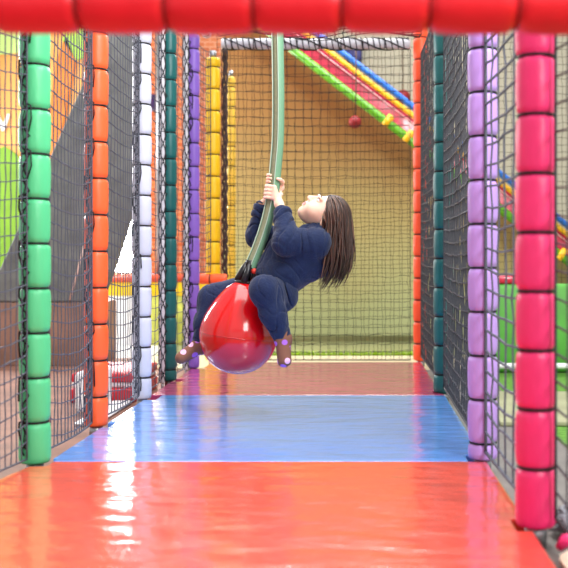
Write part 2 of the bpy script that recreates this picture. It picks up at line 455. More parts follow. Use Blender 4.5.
# brick wall at the left rear with a bright window in it
DW = 9.5
x0, x1 = P(96, 0, DW).x, P(149, 0, DW).x
zt, zl = P(0, 90, DW).z, P(0, 276, DW).z
bm = bmesh.new()
def addbox(bm, lo, hi):
    r = bmesh.ops.create_cube(bm, size=1)
    for v in r['verts']: v.co = Vector([(lo[i] + hi[i]) / 2 + v.co[i] * (hi[i] - lo[i]) for i in range(3)])
addbox(bm, (-6, DW, -.05), (x0, DW + .2, 4)); addbox(bm, (x1, DW, -.05), (-1.1, DW + .2, 4))
addbox(bm, (x0, DW, zt), (x1, DW + .2, 4)); addbox(bm, (x0, DW, -.05), (x1, DW + .2, zl))
struct(bm_obj('wall_left', bm, M_BRICK))
wn = bpy.data.objects.new('window_1', None); col.objects.link(wn); wn.location = (x0, DW + .1, zl); wn['kind'] = 'structure'
M_DAY = bpy.data.materials.new('daylight_pane'); M_DAY.use_nodes = True
bb = M_DAY.node_tree.nodes['Principled BSDF']; bb.inputs['Base Color'].default_value = (.8, .85, .9, 1); bb.inputs['Roughness'].default_value = .1
bb.inputs['Emission Color'].default_value = (.95, .98, 1, 1); bb.inputs['Emission Strength'].default_value = 24.0
box('pane', (x0, DW + .1, zl), (x1, DW + .11, zt), M_DAY, wn, bevel=0)
M_WH = mat('white_paint', (244, 244, 246), rough=.5)
bm = bmesh.new()
for lo, hi in (((x0, DW + .02, zl), (x0 + .04, DW + .12, zt)), ((x1 - .04, DW + .02, zl), (x1, DW + .12, zt)),
               ((x0, DW + .02, zl), (x1, DW + .12, zl + .04)), ((x0, DW + .02, zt - .04), (x1, DW + .12, zt))): addbox(bm, lo, hi)
bm_obj('window_frame', bm, M_WH, wn)

# ------------------------------------------------------------------ left background things
# mural board
DM = 8.6
t = thing('mural_board', 'orange mural board with lime green shapes behind the left nets', 'board', P(20, 300, DM))
slab_xz('board', pxpoly([(-90, -70), (104, -70), (104, 339), (-90, 339)], DM), DM, DM + .08, mat('mural_orange', (252, 176, 92), rough=.6, var=.1, vscale=2.5), t)
M_LIME = mat('mural_lime', (176, 222, 84), rough=.6, var=.1, vscale=4)
slab_xz('lime_shape', pxpoly([(-90, -60), (24, -60), (24, 52), (-90, 64)], DM - .02), DM - .02, DM, mat('mural_pale_lime', (206, 240, 140), rough=.6), t, .003)
slab_xz('lime_shape', pxpoly([(66, -60), (104, -60), (104, 52), (76, 60), (62, 40)], DM - .02), DM - .02, DM, M_LIME, t, .003)
slab_xz('lime_shape', pxpoly([(-70, 170), (-20, 158), (4, 146), (14, 152), (22, 160), (18, 290), (-70, 290)], DM - .02), DM - .02, DM, mat('mural_olive', (122, 168, 40), rough=.6, var=.15, vscale=5), t, .003)
slab_xz('dark_orange_band', pxpoly([(66, 36), (76, 60), (62, 130), (46, 200), (36, 200), (48, 120), (56, 60)], DM - .02), DM - .02, DM, mat('mural_dark_orange', (232, 132, 48), rough=.6, var=.15, vscale=5), t, .003)
slab_xz('letter_v', pxpoly([(-5, 114), (-1.5, 114), (3, 124), (7, 114), (10, 114), (4, 131), (1.5, 131)], DM - .02), DM - .02, DM, M_WH, t, .002)
# dark sloping ramp resting on the brick plinth
DR = 6.4
t = thing('climbing_ramp', 'dark charcoal ramp sloping up behind the left green and orange posts', 'ramp', P(60, 300, DR))
M_RAMP = mat('charcoal_mesh', (110, 113, 110), rough=.8, var=.25, vscale=8, bump=.5, bscale=90)
slab_xz('ramp_panel', pxpoly([(145, -60), (145, 172), (136, 197), (112, 272), (100, 302), (-60, 302), (-40, 330 - 30), (0, 268), (86, 76), (140, -60)], DR), DR, DR + .1, M_RAMP, t, .01)
m = MB()
m.tube([P(84, 246, DR - .03), P(70, 300, DR - .03)], .008, 6); m.build('pale_cord', mat('pale_pink_cord', (226, 190, 176), rough=.7), t)
pl = box('ramp_plinth', (P(-70, 0, DR).x, DR, -.052), (P(98, 0, DR).x, DR + .5, P(0, 302.5, DR).z), M_BROWN, bevel=.01)
tag(pl, 'low brown block under the dark ramp on the left', 'block')
# low barrier with orange-red rail and yellow band
DB = 8.0
t = thing('play_barrier', 'low barrier with orange-red rail and yellow band behind the white post', 'barrier', P(150, 350, DB))
xa, xb = P(97, 0, DB).x, P(206, 0, DB).x
m = MB(); m.tube([(xa, DB, P(0, 278.5, DB).z), (xb, DB, P(0, 278.5, DB).z)], .036, 14); m.build('top_rail', mat('barrier_red', (214, 78, 40), rough=.4), t)
box('yellow_band', (xa, DB - .02, P(0, 296, DB).z), (xb, DB + .04, P(0, 282, DB).z), mat('barrier_yellow', (246, 206, 20), rough=.4), t)
xm = P(150, 0, DB).x
box('sunlit_panel', (xa, DB - .015, -.05), (xm, DB + .03, P(0, 295, DB).z), M_WH, t)  # white colour stands in for the strongly lit floor and wall here
box('olive_panel', (xm, DB - .015, -.05), (xb, DB + .03, P(0, 295, DB).z), mat('barrier_olive', (186, 190, 84), rough=.6, var=.3, vscale=9), t)
for px in (97, 150, 206):
    m = MB(); x = P(px, 0, DB).x; m.tube([(x, DB + .06, -.05), (x, DB + .06, P(0, 272, DB).z)], .03, 12); m.build('upright', mat('barrier_red', (214, 78, 40)), t)
# red gym mats and white shapes standing in for sunlit floor outside
def gym(label, xA, xB, yA, yB, zA, zB, m_, nm='gym_mat'):
    return tag(box(nm, (xA, yA, zA), (xB, yB, zB), m_, bevel=.012), label, 'mat')
M_RMAT = mat('red_gym_vinyl', (206, 32, 44), rough=.4, bump=.2, bscale=20)
gz = -.052
gym('red gym mat lying lowest behind the left net by the white post', -1.42, -1.1, 4.72, 5.3, gz + .0, gz + .072, M_RMAT)
gym('white gym mat between two red ones behind the left net', -1.42, -1.11, 4.75, 5.3, gz + .072, gz + .1, M_WH)
gym('red gym mat lying topmost behind the left net by the white post', -1.42, -1.1, 4.74, 5.3, gz + .1, gz + .145, M_RMAT)
gym('sunlit floor patch outside the left net, built as a white slab', -1.2, -1.1, 4.05, 4.7, gz, gz + .02, M_WH)  # white slab stands in for a patch of sun on the floor
o = box('pale_block', (P(74, 0, 4.3).x, 4.3, gz + .02), (P(96, 0, 4.3).x, 4.6, P(0, 372, 4.3).z), M_WH, bevel=.02)  # patch of sunlight built as a white block
tag(o, 'sunlit white patch behind the foot of the orange post, built as a block', 'block')
o = box('wall_box', (P(151.5, 0, DW - .05).x, DW - .12, P(0, 111, DW - .05).z), (P(164, 0, DW - .05).x, DW, P(0, 95, DW - .05).z), mat('navy_plastic', (26, 26, 110), rough=.4), bevel=.012)
tag(o, 'small navy blue box on the brick wall right of the white post', 'box')

# ------------------------------------------------------------------ slide behind the back net
DS = 7.8
def sl(px, off): return off + (px - 302) * 0.768   # y in the photo of a line parallel to the slide
t = thing('slide', 'long straight multicoloured slide descending behind the back net', 'slide', P(560, 300, DS))
def lane(name, y302, r, rgb, d, matn):
    m = MB(); m.tube([P(150, sl(150, y302), d), P(640, sl(640, y302), d)], r, 14)
    return m.build(name, mat(matn, rgb, rough=.3, coat=.4), t)
lane('side_rail', 57, .036, (92, 166, 12), DS - .04, 'slide_green')
# crimson chute: a trough running back from the near edge
q = [(P(150, sl(150, y), DS), P(640, sl(640, y), DS)) for y in (39, 53)]
bm = bmesh.new()
pr = []
for (A, B) in q: pr += [A, B]
A0, B0 = q[0]; A1, B1 = q[1]
vs = []
for A in (A0, A1, B1, B0):
    vs.append((bm.verts.new(A), bm.verts.new(A + Vector((0, .5, 0)))))
n4 = len(vs)
for i in range(n4):
    j = (i + 1) % n4
    bm.faces.new((vs[i][0], vs[j][0], vs[j][1], vs[i][1]))
bm.faces.new([v[0] for v in vs]); bm.faces.new([v[1] for v in reversed(vs)])
bm_obj('chute', bm, mat('slide_crimson', (200, 18, 62), rough=.25, coat=.5), t)
lane('chute_stripe', 38, .006, (250, 180, 190), DS - .02, 'slide_highlight')  # pale stripe is the highlight along the chute, put in as colour
lane('chute_stripe', 35, .014, (190, 20, 60), DS - .01, 'slide_crimson')
lane('hand_rail', 30.5, .022, (250, 190, 20), DS - .02, 'slide_yellow')
lane('hand_rail', 21.5, .026, (22, 110, 216), DS - .02, 'slide_blue')
for px in (388, 408.5, 562):
    y = sl(px, 56); c = P(px, y - 1.5, DS - .06)
    m = MB(); dv = (P(310, sl(310, 0), DS) - P(300, sl(300, 0), DS)).normalized()
    nv_ = Vector((-dv.z, 0, dv.x))
    m.tube([c - nv_ * -.05 * 1, c, c + nv_ * -.05], .03, 10); m.build('clamp', mat('slide_yellow', (250, 190, 20)), t)
for px in (160, 452, 640):
    m = MB(); c = P(px, sl(px, 52), DS + .3); m.tube([(c.x, c.y, -.05), (c.x, c.y, c.z)], .035, 12); m.build('support_post', M_STEEL, t)
# cladding under the slide, pale green below blending up to ochre
mo = bpy.data.materials.new('graded_cladding'); mo.use_nodes = True; nt = mo.node_tree; b = nt.nodes['Principled BSDF']; b.inputs['Roughness'].default_value = .7
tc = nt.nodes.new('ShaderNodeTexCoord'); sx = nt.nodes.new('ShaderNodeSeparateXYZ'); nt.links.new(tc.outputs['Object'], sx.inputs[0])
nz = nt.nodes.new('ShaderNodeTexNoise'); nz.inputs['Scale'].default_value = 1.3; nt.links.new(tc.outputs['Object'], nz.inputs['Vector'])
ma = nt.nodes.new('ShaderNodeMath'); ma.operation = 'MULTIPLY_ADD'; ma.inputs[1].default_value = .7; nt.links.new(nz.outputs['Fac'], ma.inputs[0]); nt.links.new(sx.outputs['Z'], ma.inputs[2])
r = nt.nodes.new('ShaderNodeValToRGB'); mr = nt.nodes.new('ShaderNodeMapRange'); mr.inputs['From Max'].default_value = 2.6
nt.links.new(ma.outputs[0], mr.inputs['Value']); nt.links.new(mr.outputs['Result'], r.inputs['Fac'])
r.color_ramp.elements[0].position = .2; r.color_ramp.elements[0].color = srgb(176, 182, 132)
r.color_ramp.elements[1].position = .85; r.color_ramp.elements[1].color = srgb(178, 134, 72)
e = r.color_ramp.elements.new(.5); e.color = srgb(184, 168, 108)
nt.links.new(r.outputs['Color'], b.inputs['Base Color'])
DC = 8.36
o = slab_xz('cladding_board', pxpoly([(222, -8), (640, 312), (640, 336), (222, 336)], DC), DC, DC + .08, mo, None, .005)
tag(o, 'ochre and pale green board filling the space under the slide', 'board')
def blob(name, label, px, py, d, r, m_, cat='ball'):
    bm = bmesh.new(); bmesh.ops.create_uvsphere(bm, u_segments=20, v_segments=12, radius=r)
    for v in bm.verts: v.co = v.co * 1.0 + P(px, py, d)
    return tag(bm_obj(name, bm, m_, None, True), label, cat)
M_DRED = mat('dark_red_foam', (140, 12, 20), rough=.5)
t = thing('hanging_ball', 'dark red ball hanging in front of the board below the slide', 'ball', P(355, 122, 7.6))
bm = bmesh.new(); bmesh.ops.create_uvsphere(bm, u_segments=20, v_segments=12, radius=.052)
for v in bm.verts: v.co += P(355, 122, 7.6)
bm_obj('ball', bm, M_DRED, t, True)
m = MB(); m.tube([P(355, 116, 7.6), P(356, 88, 7.6), P(356, 10, 7.6)], .006, 6); m.build('cord', mat('brown_cord', (92, 62, 40)), t)
t = thing('hanging_ball', 'dark red ball partly hidden above the slide beside the red-orange post', 'ball', P(403, 97, 9.0))
bm = bmesh.new(); bmesh.ops.create_uvsphere(bm, u_segments=20, v_segments=12, radius=.07)
for v in bm.verts: v.co += P(403, 97, 9.0)
bm_obj('ball', bm, M_DRED, t, True)
m = MB(); m.tube([P(403, 90, 9.0), P(403, -20, 9.0)], .005, 6); m.build('cord', mat('brown_cord', (92, 62, 40)), t)
o = box('wall_box', (P(346, 0, 9.9).x, 9.85, P(0, 61, 9.9).z), (P(362, 0, 9.9).x, 10.0, P(0, 44, 9.9).z), mat('navy_plastic', (26, 26, 110)), bevel=.012)
tag(o, 'dark navy box on the grey wall above the slide', 'box')

# ------------------------------------------------------------------ right background things
DG = 6.0
t = thing('padded_barrier', 'long green padded barrier with crimson top beyond the right net', 'barrier', (1.2, DG, -.052))
box('pad', (P(484, 0, DG).x, DG, -.052), (P(640, 0, DG).x, DG + .16, P(0, 284, DG).z), mat('barrier_green', (82, 160, 58), rough=.5, var=.18, vscale=5), t, bevel=.03)
box('top_pad', (P(484, 0, DG).x, DG + .01, P(0, 284, DG).z), (P(532, 0, DG).x, DG + .15, P(0, 275, DG).z), mat('slide_crimson', (200, 18, 62)), t, bevel=.015)
m = MB(); zz = P(0, 366, 5.85).z; m.tube([(P(486, 0, 5.85).x, 5.85, zz), (P(640, 0, 5.85).x, 5.85, zz)], .018, 10)
tag(m.build('floor_rail', M_WH), 'white rail lying at the foot of the green barrier', 'rail')
o = box('floor_mat', (.62, 4.05, -.052), (2.2, 5.0, -.03), mat('grey_green_mat', (150, 152, 118), rough=.7, var=.15, vscale=6), bevel=.006)
tag(o, 'grey-green mat on the turf beyond the right net', 'mat')
# clutter by the foot of the pink post
t = thing('netting_heap', 'heap of grey netting on the floor beside the pink post', 'net', (.55, 2.32, -.05))
m = MB()
for k in range(16):
    pts = []
    cx, cy = .565 + random.uniform(-.02, .05), 2.42 + random.uniform(-.05, .05)
    for i in range(14):
        a_ = i * .9 + k
        pts.append((cx + .05 * math.cos(a_) * random.uniform(.5, 1), cy + .06 * math.sin(a_ * 1.3), -.045 + .06 * abs(math.sin(i * .7 + k)) * random.uniform(.4, 1)))
    m.tube(pts, .005, 5)
m.build('tangle', mat('grey_netting', (120, 122, 130), rough=.7), t)
o = box('pale_block', (.468, 2.06, -.052), (.66, 2.2, -.008), mat('cream_foam', (244, 226, 204), rough=.7, var=.06), bevel=.03, seg=4)
tag(o, 'cream foam block at the bottom right corner', 'block')
m = MB(); m.tube([(.486, 2.27, -.034), (.503, 2.262, -.012), (.52, 2.275, -.010), (.537, 2.262, -.034)], [.01, .016, .017, .008], 10)
tag(m.build('crumpled_strap', V_PINK), 'crumpled pink strap on the floor under the pink post', 'strap')

# ------------------------------------------------------------------ ball swing
D0 = 4.13
def W(px, py, dy=0.0):
    return P(px, py, D0 + dy)
S = D0 / F
BC = W(238.5, 335)
TIP = W(245.5, 281)
axis = (TIP - BC).normalized()
t = thing('ball_swing', 'big glossy red ball swing hanging on a green sleeved rope', 'swing', W(238, 371))
Rb = 39 * S
prof = []
for i in range(33):
    a_ = -PI / 2 + PI * i / 32
    zz = math.sin(a_) * Rb; rr = math.cos(a_) * Rb
    prof.append((rr, zz))
# pull the upper part up into a shoulder towards the neck
prof2 = []
topz = (TIP - BC).length
for rr, zz in prof:
    s_ = max(0, (zz / Rb - .35) / .65)
    zz2 = zz + (topz - Rb) * s_ ** 1.2 * 1.0
    prof2.append((rr + .0 - .012 * math.sin(PI * s_) * s_, zz2))
prof2 = [p for p in prof2 if not (p[1] > 0 and p[0] < .028)] + [(.028, topz), (.0, topz)]
n = 64; v = []; f = []
u_ = axis.orthogonal().normalized(); w_ = axis.cross(u_)
for rr, zz in prof2:
    for k in range(n):
        a_ = 2 * PI * k / n; v.append(BC + axis * zz + (u_ * math.cos(a_) + w_ * math.sin(a_)) * max(rr, .0004))
for i in range(len(prof2) - 1):
    for k in range(n):
        k2 = (k + 1) % n; f.append((i * n + k, i * n + k2, (i + 1) * n + k2, (i + 1) * n + k))
link('ball', v, f, mat('ball_red', (204, 8, 16), rough=.13, spec=.85, bump=.03, bscale=5), t)
eq = MB(); eq.tube([BC + axis * -.0 + (u_ * math.cos(a_) + w_ * math.sin(a_)) * (Rb + .0003) for a_ in [2 * PI * k / 64 for k in range(64)]], .0016, 6, closed=True)
eq.build('seam', mat('ball_red', (226, 20, 22)), t)
RP = [(277, 0), (277.5, 30), (278.3, 70), (278.5, 105), (278, 140), (276, 165), (273.5, 190), (269.5, 212), (264, 232), (257.5, 250), (252.5, 262), (250.5, 267)]
def catmull(pts, k=6):
    out = []
    for i in range(len(pts) - 1):
        p0, p1, p2, p3 = pts[max(i - 1, 0)], pts[i], pts[i + 1], pts[min(i + 2, len(pts) - 1)]
        for j in range(k):
            s_ = j / k
            out.append(.5 * ((2 * p1) + (p2 - p0) * s_ + (2 * p0 - 5 * p1 + 4 * p2 - p3) * s_ ** 2 + (3 * p1 - p0 - 3 * p2 + p3) * s_ ** 3))
    out.append(pts[-1]); return out
rope = catmull([W(x, y) for x, y in RP])
Rr = .0255
# C-shaped sleeve, slit open on the camera-left side
v = []; f = []; NA = 22
A_s, A_e = math.radians(-150 + 62), math.radians(-150 + 360 - 22)
ang = [A_s + (A_e - A_s) * k / NA for k in range(NA + 1)]
for i, p in enumerate(rope):
    tt_ = (rope[min(i + 1, len(rope) - 1)] - rope[max(i - 1, 0)]).normalized()
    yv = Vector((0, 1, 0)); xv = yv.cross(tt_).normalized()   # xv ~ image right/left in plane
    if xv.x < 0: xv = -xv
    for rr in (Rr, Rr - .004):
        for a_ in ang: v.append(p + (xv * math.cos(a_) + yv * math.sin(a_)) * rr)
K = 2 * (NA + 1)
for i in range(len(rope) - 1):
    for k in range(NA):
        f.append((i * K + k, i * K + k + 1, (i + 1) * K + k + 1, (i + 1) * K + k))
        o_ = NA + 1
        f.append((i * K + o_ + k + 1, i * K + o_ + k, (i + 1) * K + o_ + k, (i + 1) * K + o_ + k + 1))
    for k in (0, NA):
        f.append((i * K + k, i * K + NA + 1 + k, (i + 1) * K + NA + 1 + k, (i + 1) * K + k))
link('rope_sleeve', v, f, mat('sleeve_green', (112, 160, 128), rough=.45, bump=.2, bscale=120), t)
for k in (0, NA):
    m = MB(); m.tube([Vector(v[i * K + k]) for i in range(len(rope))], .0024, 6); m.build('edge_halo', mat('pale_halo', (176, 196, 178), rough=.5), t)  # pale tubes standing in for the whitish halo on the slit edges
m = MB(); m.tube(rope, Rr - .0046, 18); m.build('rope', mat('khaki_rope', (138, 142, 112), rough=.75, bump=.4, bscale=200, var=.12, vscale=90), t)
# black moulded neck with open sides
neckp = W(251, 263)
M_BLK = mat('black_plastic', (24, 24, 28), rough=.35)
for k in range(4):
    a_ = PI / 4 + k * PI / 2
    off = (u_ * math.cos(a_) + w_ * math.sin(a_))
    m = MB(); m.tube([TIP - axis * .004 + off * .036, TIP.lerp(neckp, .5) + off * .027, neckp + off * .016], [.017, .014, .011], 8); m.build('neck_strut', M_BLK, t)
m = MB(); m.tube([TIP - axis * .006 + (u_ * math.cos(a_) + w_ * math.sin(a_)) * .037 for a_ in [2 * PI * k / 28 for k in range(28)]], .008, 8, closed=True); m.build('neck_ring', M_BLK, t)
m = MB(); m.tube([neckp - axis * .012, neckp + axis * .012], .024, 16); m.build('neck_collar', M_BLK, t)
bm = bmesh.new(); bmesh.ops.create_uvsphere(bm, u_segments=16, v_segments=10, radius=.013)
for v_ in bm.verts: v_.co += W(254, 271, -.012)
bm_obj('red_toggle', bm, mat('toggle_red', (226, 60, 44), rough=.4), t, True)

# ------------------------------------------------------------------ the child (implicit surfaces)
class Field:
    def __init__(s, lo, hi, h):
        s.lo = np.array(lo, float); s.h = h
        s.n = np.ceil((np.array(hi) - s.lo) / h).astype(int) + 1
        s.a = np.full(s.n, 1.0, np.float32)
    def region(s, lo, hi, pad):
        i0 = np.maximum(((np.array(lo) - pad - s.lo) / s.h).astype(int), 0)
        i1 = np.minimum(((np.array(hi) + pad - s.lo) / s.h).astype(int) + 2, s.n)
        sl_ = tuple(slice(a, b) for a, b in zip(i0, i1))
        g = np.meshgrid(*[s.lo[i] + s.h * np.arange(i0[i], i1[i]) for i in range(3)], indexing='ij')
        return sl_, g
    def put(s, sl_, d, k, sub=False):
        a = s.a[sl_]
        if sub:
            d = -d
            h = np.maximum(k - np.abs(a - d), 0) / k
            s.a[sl_] = np.maximum(a, d) + h * h * k * .25
        else:
            h = np.maximum(k - np.abs(a - d), 0) / k
            s.a[sl_] = np.minimum(a, d) - h * h * k * .25
    def cone(s, a, b, r1, r2, k=.02, fold=None, sub=False):
        a = np.array(a); b = np.array(b); R = max(r1, r2) + k + .012
        sl_, (X, Y, Z) = s.region(np.minimum(a, b), np.maximum(a, b), R)
        ba = b - a; L2 = ba @ ba + 1e-12
        tr = ((X - a[0]) * ba[0] + (Y - a[1]) * ba[1] + (Z - a[2]) * ba[2]) / L2
        t_ = np.clip(tr, 0, 1)
        d = np.sqrt((X - a[0] - t_ * ba[0]) ** 2 + (Y - a[1] - t_ * ba[1]) ** 2 + (Z - a[2] - t_ * ba[2]) ** 2) - (r1 + (r2 - r1) * t_)
        if fold is not None:
            amp, fr, ph = fold
            w_ = .5 * fr * tr + ph + 1.5 * np.sin(34 * X + 21 * Z + ph) + 1.2 * np.sin(41 * (Y - .6 * X) + 2 * ph)
            d = d + 1.25 * amp * (1.7 * np.exp(-np.sin(w_) ** 2 / .07) * (.55 + .45 * np.sin(27 * Y + 19 * X + 3 * ph)) - .45 - .25 * np.sin(w_ * 1.3))
        s.put(sl_, d, k, sub)
    def ell(s, c, axes, rad, k=.012, sub=False):
        c = np.array(c); R = max(rad) + k + .01
        sl_, (X, Y, Z) = s.region(c, c, R)
        q = [((X - c[0]) * ax[0] + (Y - c[1]) * ax[1] + (Z - c[2]) * ax[2]) for ax in axes]
        k0 = np.sqrt(sum((q[i] / rad[i]) ** 2 for i in range(3))); k1 = np.sqrt(sum((q[i] / rad[i] ** 2) ** 2 for i in range(3))) + 1e-9
        s.put(sl_, k0 * (k0 - 1) / k1, k, sub)
    def mesh(s):
        a = s.a; ins = a < 0
        c = [ins[i:i + a.shape[0] - 1, j:j + a.shape[1] - 1, k:k + a.shape[2] - 1] for i in (0, 1) for j in (0, 1) for k in (0, 1)]
        cnt = np.zeros(c[0].shape, np.int8)
        for q in c: cnt += q
        act = (cnt > 0) & (cnt < 8)
        idx = np.argwhere(act); N = len(idx)
        vid = np.full(act.shape, -1, np.int32); vid[act] = np.arange(N)
        corners = [(i, j, k) for i in (0, 1) for j in (0, 1) for k in (0, 1)]
        val = [a[idx[:, 0] + i, idx[:, 1] + j, idx[:, 2] + k] for i, j, k in corners]
        acc = np.zeros((N, 3)); num = np.zeros(N)
        for m_ in range(8):
            for n_ in range(m_ + 1, 8):
                df = np.abs(np.array(corners[m_]) - np.array(corners[n_]))
                if df.sum() != 1: continue
                x = (val[m_] < 0) != (val[n_] < 0)
                tt_ = np.where(x, val[m_] / (val[m_] - val[n_] + 1e-12), 0)
                pt = np.array(corners[m_])[None] + (np.array(corners[n_]) - np.array(corners[m_]))[None] * tt_[:, None]
                acc += pt * x[:, None]; num += x
        v = s.lo + s.h * (idx + acc / num[:, None])
        faces = []
        for ax in range(3):
            o1, o2 = [(1, 2), (2, 0), (0, 1)][ax]
            sA = [slice(1, -1)] * 3; sB = [slice(1, -1)] * 3
            sA[ax] = slice(0, -1); sB[ax] = slice(1, None)
            A, B = ins[tuple(sA)], ins[tuple(sB)]
            e = np.argwhere(A != B)
            off = np.ones(3, int); off[ax] = 0
            base = e + off
            q = []
            for d1, d2 in ((0, 0), (1, 0), (1, 1), (0, 1)):
                cc = base.copy(); cc[:, o1] -= 1 - d1; cc[:, o2] -= 1 - d2
                q.append(vid[cc[:, 0], cc[:, 1], cc[:, 2]])
            q = np.stack(q, 1)
            flip = ~A[tuple(e.T)]
            q[flip] = q[flip][:, ::-1]
            faces.append(q)
        return v, np.concatenate(faces)

lo, hi = W(160, 382), W(370, 160)
lo = (lo.x - .03, D0 - .34, lo.z); hi = (hi.x + .03, D0 + .30, hi.z)
# --- joints
HCN = np.array(W(325.5, 215))
uh = Vector((.89, 0, .456)).normalized(); fh = Vector((-.456, 0, .89)).normalized()
yaw = Matrix.Rotation(math.radians(-16), 3, uh)       # turn the face a little towards the viewer
fh2 = yaw @ fh
if fh2.y > 0: fh2 = Matrix.Rotation(math.radians(16), 3, uh) @ fh
fh = fh2; lh = uh.cross(fh).normalized()
if lh.y > 0: lh = -lh
AX = [np.array(lh), np.array(fh), np.array(uh)]
def HL(l, f_, u): return HCN + AX[0] * l + AX[1] * f_ + AX[2] * u
pel, waist, chest, neckb = W(274, 291), W(284, 274), W(303, 255), W(315, 238)
shL, elL, wrL = W(317, 243, -.095), W(287, 241, -.13), W(282, 210, -.064)
shR, elR, wrR = W(309, 246, .095), W(259, 236, .11), W(262, 205, .055)
hipL, kneeL, ankL = W(281, 295, -.06), W(264, 290, -.18), W(283, 339, -.16)
hipR, kneeR, ankR = W(262, 286, .085), W(213, 299, .10), W(200, 346, .05)
toeL = W(284.5, 361, -.19); toeR = W(181, 358, .02)
h = .0024
B = Field(lo, hi, h)
# trunk
B.cone(pel, waist, .075, .07, .03); B.cone(waist, chest, .07, .075, .03); B.cone(chest, neckb, .07, .04, .03)
B.cone(shL, shR, .035, .035, .03)
B.cone(neckb, HL(0, -.026, -.05), .033, .031, .015)
for a_, b_, c_ in ((shL, elL, wrL), (shR, elR, wrR)): B.cone(a_, b_, .034, .026, .02); B.cone(b_, c_, .026, .0175, .015)
for a_, b_, c_, e_ in ((hipL, kneeL, ankL, toeL), (hipR, kneeR, ankR, toeR)):
    B.cone(a_, b_, .05, .036, .03); B.cone(b_, c_, .036, .022, .02); B.cone(c_, e_, .022, .014, .015)
# head
B.ell(HL(0, -.008, .018), AX, (.073, .082, .075), .01)
B.ell(HL(0, .034, -.03), AX, (.057, .053, .072), .025)
B.ell(HL(0, .058, -.083), AX, (.024, .02, .018), .025)
for s_ in (-1, 1):
    B.ell(HL(.034 * s_, .055, -.04), AX, (.028, .028, .028), .025)
    B.ell(HL(.069 * s_, -.012, -.014), AX, (.008, .017, .026), .008)
    B.ell(HL(.03 * s_, .092, .003), AX, (.017, .012, .009), .012, sub=True)
    B.ell(HL(.03 * s_, .08, .014), AX, (.02, .01, .006), .012)
    B.ell(HL(.009 * s_, .094, -.03), AX, (.007, .008, .006), .006)
    B.ell(HL(.03 * s_, .0715, .0025), AX, (.014, .0118, .012), .002)
B.cone(HL(0, .082, .008), HL(0, .101, -.026), .007, .0095, .012)
for s_ in (-1, 1): B.ell(HL(.0055 * s_, .1, -.0365), AX, (.0032, .004, .0036), .003, sub=True)
B.ell(HL(0, .0875, -.0515), AX, (.019, .008, .0055), .006)
B.ell(HL(0, .086, -.063), AX, (.016, .008, .006), .006)
B.ell(HL(0, .097, -.0572), AX, (.017, .008, .0022), .003, sub=True)
# hands gripping the rope: rope frame at each hand
def rope_at(py):
    q = min(rope, key=lambda p: abs(p.z - W(0, py).z)); i = rope.index(q)
    tt_ = (rope[max(i - 1, 0)] - rope[min(i + 1, len(rope) - 1)]).normalized()
    yv = Vector((0, 1, 0)); xv = yv.cross(tt_).normalized()
    if xv.x < 0: xv = -xv
    return q, xv, yv, tt_
def grip(py, wrist, near, spread, fr):
    """four fingers wrapped round the rope and a thumb closing from the other side"""
    ysg = -1 if near else 1
    c, xv, yv, up = rope_at(py)
    def ring_pt(deg, rr, s_): # deg 0 = camera right, 90 = towards the palm side
        a_ = math.radians(deg)
        return c + up * s_ + xv * (math.cos(a_) * rr) + yv * (ysg * math.sin(a_) * rr)
    pr = Rr + fr * 1.05
    heel = wrist.lerp(ring_pt(55, pr + .006, -.022), .55)
    heel2 = ring_pt(52, pr + .008, -.02)
    B.cone(wrist, heel, .0175, .019, .012); B.cone(heel, heel2, .019, .0175, .012)
    for j in range(4):
        s_ = spread * (1.5 - j) + .004
        fl = (1.0, 1.08, 1.0, .85)[j]; r_ = fr * (1, 1, .97, .88)[j]
        k0_ = ring_pt(82, pr + .004, s_ * .95)
        B.cone(heel2, k0_, .0125, r_ * 1.35, .008)
        deg = [118, 160, 160 + 42 * fl, 160 + 78 * fl]
        prev = k0_; rp_ = r_ * 1.18
        for q_, dg in enumerate(deg):
            nx = ring_pt(dg, pr + (.003 if q_ == 0 else 0), s_)
            rn = r_ * (1.08, 1.0, .95, .82)[q_]
            B.cone(prev, nx, rp_, rn, .003); prev, rp_ = nx, rn
    th0 = ring_pt(40, pr + .006, -.006); th1 = ring_pt(8, pr + .002, .004); th2 = ring_pt(-35, pr, .010); th3 = ring_pt(-64, pr, .013)
    B.cone(heel2, th0, .0135, .0105, .008); B.cone(th0, th1, .0105, .0088, .004); B.cone(th1, th2, .0088, .0078, .004); B.cone(th2, th3, .0078, .0062, .004)
grip(194.5, wrL, True, .0162, .0078)
grip(182, wrR, False, .0145, .0068)
vb, fb = B.mesh()
M_SKIN = mat('skin', (246, 204, 182), rough=.5, spec=.35, sss=.25, var=.03, vscale=30)
M_LIP = mat('lip', (206, 112, 108), rough=.4)
person = thing('person', 'small child in navy tracksuit leaning back, straddling the red ball and gripping the rope', 'person', W(285, 330))
fc = vb[fb].mean(1)
loc_ = np.stack([(fc - HCN) @ AX[i] for i in range(3)], 1)
lipm = (((loc_[:, 0] / .0185) ** 2 + ((loc_[:, 2] + .0572) / .011) ** 2) < 1) & (loc_[:, 1] > .078)
link('body', vb, fb, None, person, True, mats=[M_SKIN, M_LIP], midx=lipm.astype(int))
del B
